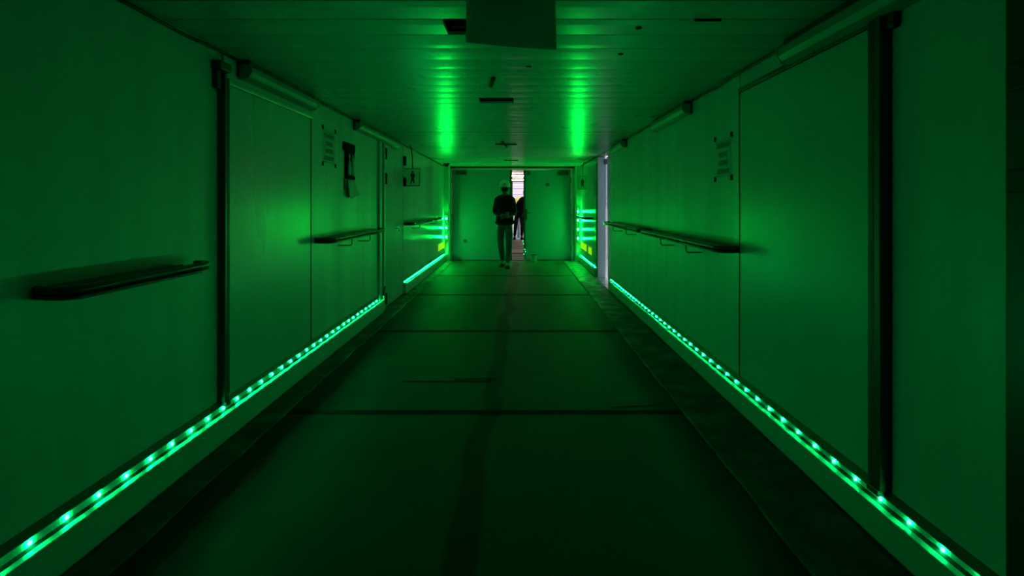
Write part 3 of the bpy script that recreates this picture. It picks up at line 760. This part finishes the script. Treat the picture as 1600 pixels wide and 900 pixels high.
def person(loc, label, legs, arms, headpos, jeans, helmet, s=1.0, lean=0.0, rot=0):
    t = empty('person', (0, 0, 0), label, 'person')
    hx, hy = headpos; l = lean
    J = {'pelvis': ((0, 0, .98), (.135, .10)), 'waist': ((l*.3, 0, 1.10), (.125, .095)), 'chest': ((l*.7, -.005, 1.30), (.155, .11)), 'upper': ((l*.9, 0, 1.43), (.12, .085)),
         'neck': ((l + hx*.3, -.005 + hy*.2, 1.53), .055), 'skull0': ((l + hx*.8, hy*.7, 1.60), (.062, .072)), 'skull1': ((l + hx, hy, 1.68), (.078, .095)), 'crown': ((l + hx, hy + .01, 1.745), (.06, .075))}
    B = [('pelvis', 'waist'), ('waist', 'chest'), ('chest', 'upper'), ('upper', 'neck'), ('neck', 'skull0'), ('skull0', 'skull1'), ('skull1', 'crown')]
    for n_, sg in (('r', -1), ('l', 1)):
        el, wr, pd, cu, th = arms[n_]
        J['sh'+n_] = ((l*.9 + sg*.165, 0, 1.41), .060); J['el'+n_] = (el, .045); J['wr'+n_] = (wr, .030)
        B += [('upper', 'sh'+n_), ('sh'+n_, 'el'+n_), ('el'+n_, 'wr'+n_)]
        hand(J, B, 'wr'+n_, 'h'+n_, pd, th, cu, 1.0)
        hp, kn, an, toe = legs[n_]
        J['hp'+n_] = (hp, .092); J['kn'+n_] = (kn, .058); J['an'+n_] = (an, .040); J['to'+n_] = (toe, (.042, .028))
        B += [('pelvis', 'hp'+n_), ('hp'+n_, 'kn'+n_), ('kn'+n_, 'an'+n_), ('an'+n_, 'to'+n_)]
    body = skin_mesh('body', J, B, 'skin', t, 'pelvis')
    # jacket: loose, to just below the hips
    K = {'hem': ((0, 0, .87), (.212, .145)), 'hip': ((0, 0, .95), (.210, .145)), 'waist': ((l*.3, 0, 1.10), (.198, .14)), 'chest': ((l*.7, -.005, 1.29), (.212, .150)),
         'upper': ((l*.9, .0, 1.425), (.120, .105)), 'collar': ((l + hx*.3, 0, 1.565), (.088, .088))}
    C = [('hem', 'hip'), ('hip', 'waist'), ('waist', 'chest'), ('chest', 'upper'), ('upper', 'collar')]
    for n_, sg in (('r', -1), ('l', 1)):
        el, wr = Vector(arms[n_][0]), Vector(arms[n_][1])
        K['sh'+n_] = ((l*.9 + sg*.165, 0, 1.395), .085); K['um'+n_] = (tuple(Vector(K['sh'+n_][0]).lerp(el, .55)), .078); K['el'+n_] = (tuple(el), .070); K['cu'+n_] = (tuple(el.lerp(wr, .93)), .046)
        C += [('upper', 'sh'+n_), ('sh'+n_, 'um'+n_), ('um'+n_, 'el'+n_), ('el'+n_, 'cu'+n_)]
    skin_mesh('jacket', K, C, 'jacket', t, 'waist')
    T = {'belt': ((0, 0, 1.0), (.15, .11)), 'seat': ((0, 0, .92), (.16, .12))}; D = [('belt', 'seat')]
    for n_ in 'rl':
        hp, kn, an, toe = [Vector(q) for q in legs[n_]]
        T['hp'+n_] = (tuple(hp + Vector((0, 0, -.05))), .105); T['md'+n_] = (tuple(hp.lerp(kn, .55)), .090); T['kn'+n_] = (tuple(kn), .074); T['cf'+n_] = (tuple(kn.lerp(an, .45)), .070); T['an'+n_] = (tuple(an + Vector((0, 0, .02))), .056)
        D += [('seat', 'hp'+n_), ('hp'+n_, 'md'+n_), ('md'+n_, 'kn'+n_), ('kn'+n_, 'cf'+n_), ('cf'+n_, 'an'+n_)]
        # shoe
        d = (toe - an); d.z = 0; d.normalize(); q = math.atan2(d.y, d.x)
        mtx = Matrix.Translation((an.x, an.y, 0)) @ Matrix.Rotation(q, 4, 'Z')
        b = MB(); secs = [(-.085, .034, .02, .065), (-.06, .044, .0, .095), (.0, .046, .0, .100), (.07, .048, .0, .080), (.14, .052, .0, .062), (.195, .044, .004, .050), (.225, .020, .010, .034)]
        rings = []
        for X, hw, z0, z1 in secs:
            rings.append([b.bm.verts.new(mtx @ Vector((X, hw*cx, z0 + (z1-z0)*cz))) for cx, cz in ((-.9, 0), (.9, 0), (1, .3), (.85, .75), (.4, 1), (-.4, 1), (-.85, .75), (-1, .3))])
        for a, c in zip(rings, rings[1:]):
            for k in range(8): b.bm.faces.new((a[k], a[(k+1) % 8], c[(k+1) % 8], c[k]))
        b.bm.faces.new(rings[0]); b.bm.faces.new(list(reversed(rings[-1])))
        o = b.build('shoe', 'shoe', smooth=True); o.parent = t
    skin_mesh('jeans', T, D, jeans, t, 'seat')
    cx, cy = l + hx, hy
    # face pieces: nose, mouth, ears, eyes (facing -y)
    b = MB(); b.prism([(cy-.088, 1.695), (cy-.118, 1.655), (cy-.086, 1.650)], 'x', cx-.010, cx+.010); o = b.build('nose', 'skin', bevel=.004); o.parent = t
    for sg in (-1, 1):
        o = MB().lathe([(.004, -.006), (.012, -.004), (.012, .004), (.004, .006)], (cx + sg*.032, cy-.086, 1.692), 'y', 12).build('eye', 'hair', smooth=True); o.parent = t
        o = MB().lathe([(.010, -.007), (.028, -.004), (.028, .004), (.014, .008)], (cx + sg*.080, cy + .01, 1.675), 'x', 12).build('ear', 'skin', smooth=True); o.parent = t
    o = MB().box(cx-.024, cx+.024, cy-.084, cy-.072, 1.622, 1.630).build('mouth', 'hair', bevel=.003); o.parent = t
    if helmet:
        prof = [(.112, -.004), (.113, .03), (.108, .065), (.092, .098), (.062, .122), (.028, .133), (.005, .136)]
        o = MB().lathe(prof, (cx, cy+.005, 1.705), 'z', 28, 1.0, 1.16).build('helmet', 'helmet', smooth=True); o.parent = t
        rim = MB().lathe([(.105, 0), (.122, .0), (.124, .006), (.110, .010)], (cx, cy+.005, 1.697), 'z', 28, 1, 1.16).prism([(cx-.085, cy-.10), (cx-.06, cy-.165), (cx, cy-.185), (cx+.06, cy-.165), (cx+.085, cy-.10)], 'z', 1.699, 1.705).build('brim', 'helmet'); rim.parent = o
        bd = MB().lathe([(.015, 0), (.015, -.006), (.009, -.007)], (cx, cy-.127, 1.758), 'y', 12).build('badge', 'black'); bd.parent = o
        m = MB().lathe([(.052, -.04), (.074, -.02), (.077, .01), (.066, .038)], (cx, cy-.018, 1.640), 'z', 16, 1, 1.05).build('face_mask', 'jacket', smooth=True); m.parent = t
    else:
        o = MB().lathe([(.078, -.05), (.088, -.01), (.090, .04), (.078, .075), (.05, .10), (.012, .11)], (cx, cy+.018, 1.69), 'z', 20, 1.0, 1.05).build('hair', 'hair', smooth=True); o.parent = t
    t.location = loc; t.scale = (s, s, s); t.rotation_euler.z = rot
    return t

p1 = person((-.262, 12.62, .0045), 'person in white helmet, black jacket and faded jeans walking towards the camera, hands together',
    legs={'r': ((-.092, 0, .92), (-.085, .02, .50), (-.045, .19, .10), (-.06, .04, .03)),
          'l': ((.092, 0, .92), (.095, -.10, .52), (.062, -.22, .085), (.065, -.37, .03))},
    arms={'r': ((-.205, .03, 1.15), (-.055, -.20, 1.10), (.9, -.3, -.1), (.2, .3, -.9), (.0, -.3, .95)),
          'l': ((.205, .03, 1.15), (.065, -.21, 1.07), (-.9, -.3, .0), (-.2, .3, -.9), (.0, -.3, .95))},
    headpos=(0.0, -.03), jeans='jeans', helmet=True, s=1.0)
p1['label'] = p1['label']
t = empty('held_phone', (-.26, 12.38, 1.12), 'small pale object held in front by the person in the white helmet', 'phone')
MB().box(-.235, -.170, 12.345, 12.355, 1.07, 1.17).build('back', 'steel', t, bevel=.002)

person((.08, 22.3, .007), 'person in dark jacket and jeans standing in the bright passage beyond the end doors',
    legs={'r': ((-.09, 0, .92), (-.135, .03, .50), (-.17, .02, .085), (-.18, -.13, .03)),
          'l': ((.09, 0, .92), (.10, -.04, .51), (.09, .03, .085), (.11, -.12, .03))},
    arms={'r': ((-.10, .03, 1.16), (-.12, -.16, 1.02), (.1, -.4, -.9), (.5, .0, -.5), (.2, -.9, .1)),
          'l': ((.40, .03, 1.22), (.46, -.02, 1.0), (.35, -.1, -.9), (-.5, -.2, -.6), (-.2, -.9, .1))},
    headpos=(.03, -.02), jeans='darkjeans', helmet=False, s=1.03, lean=.20)
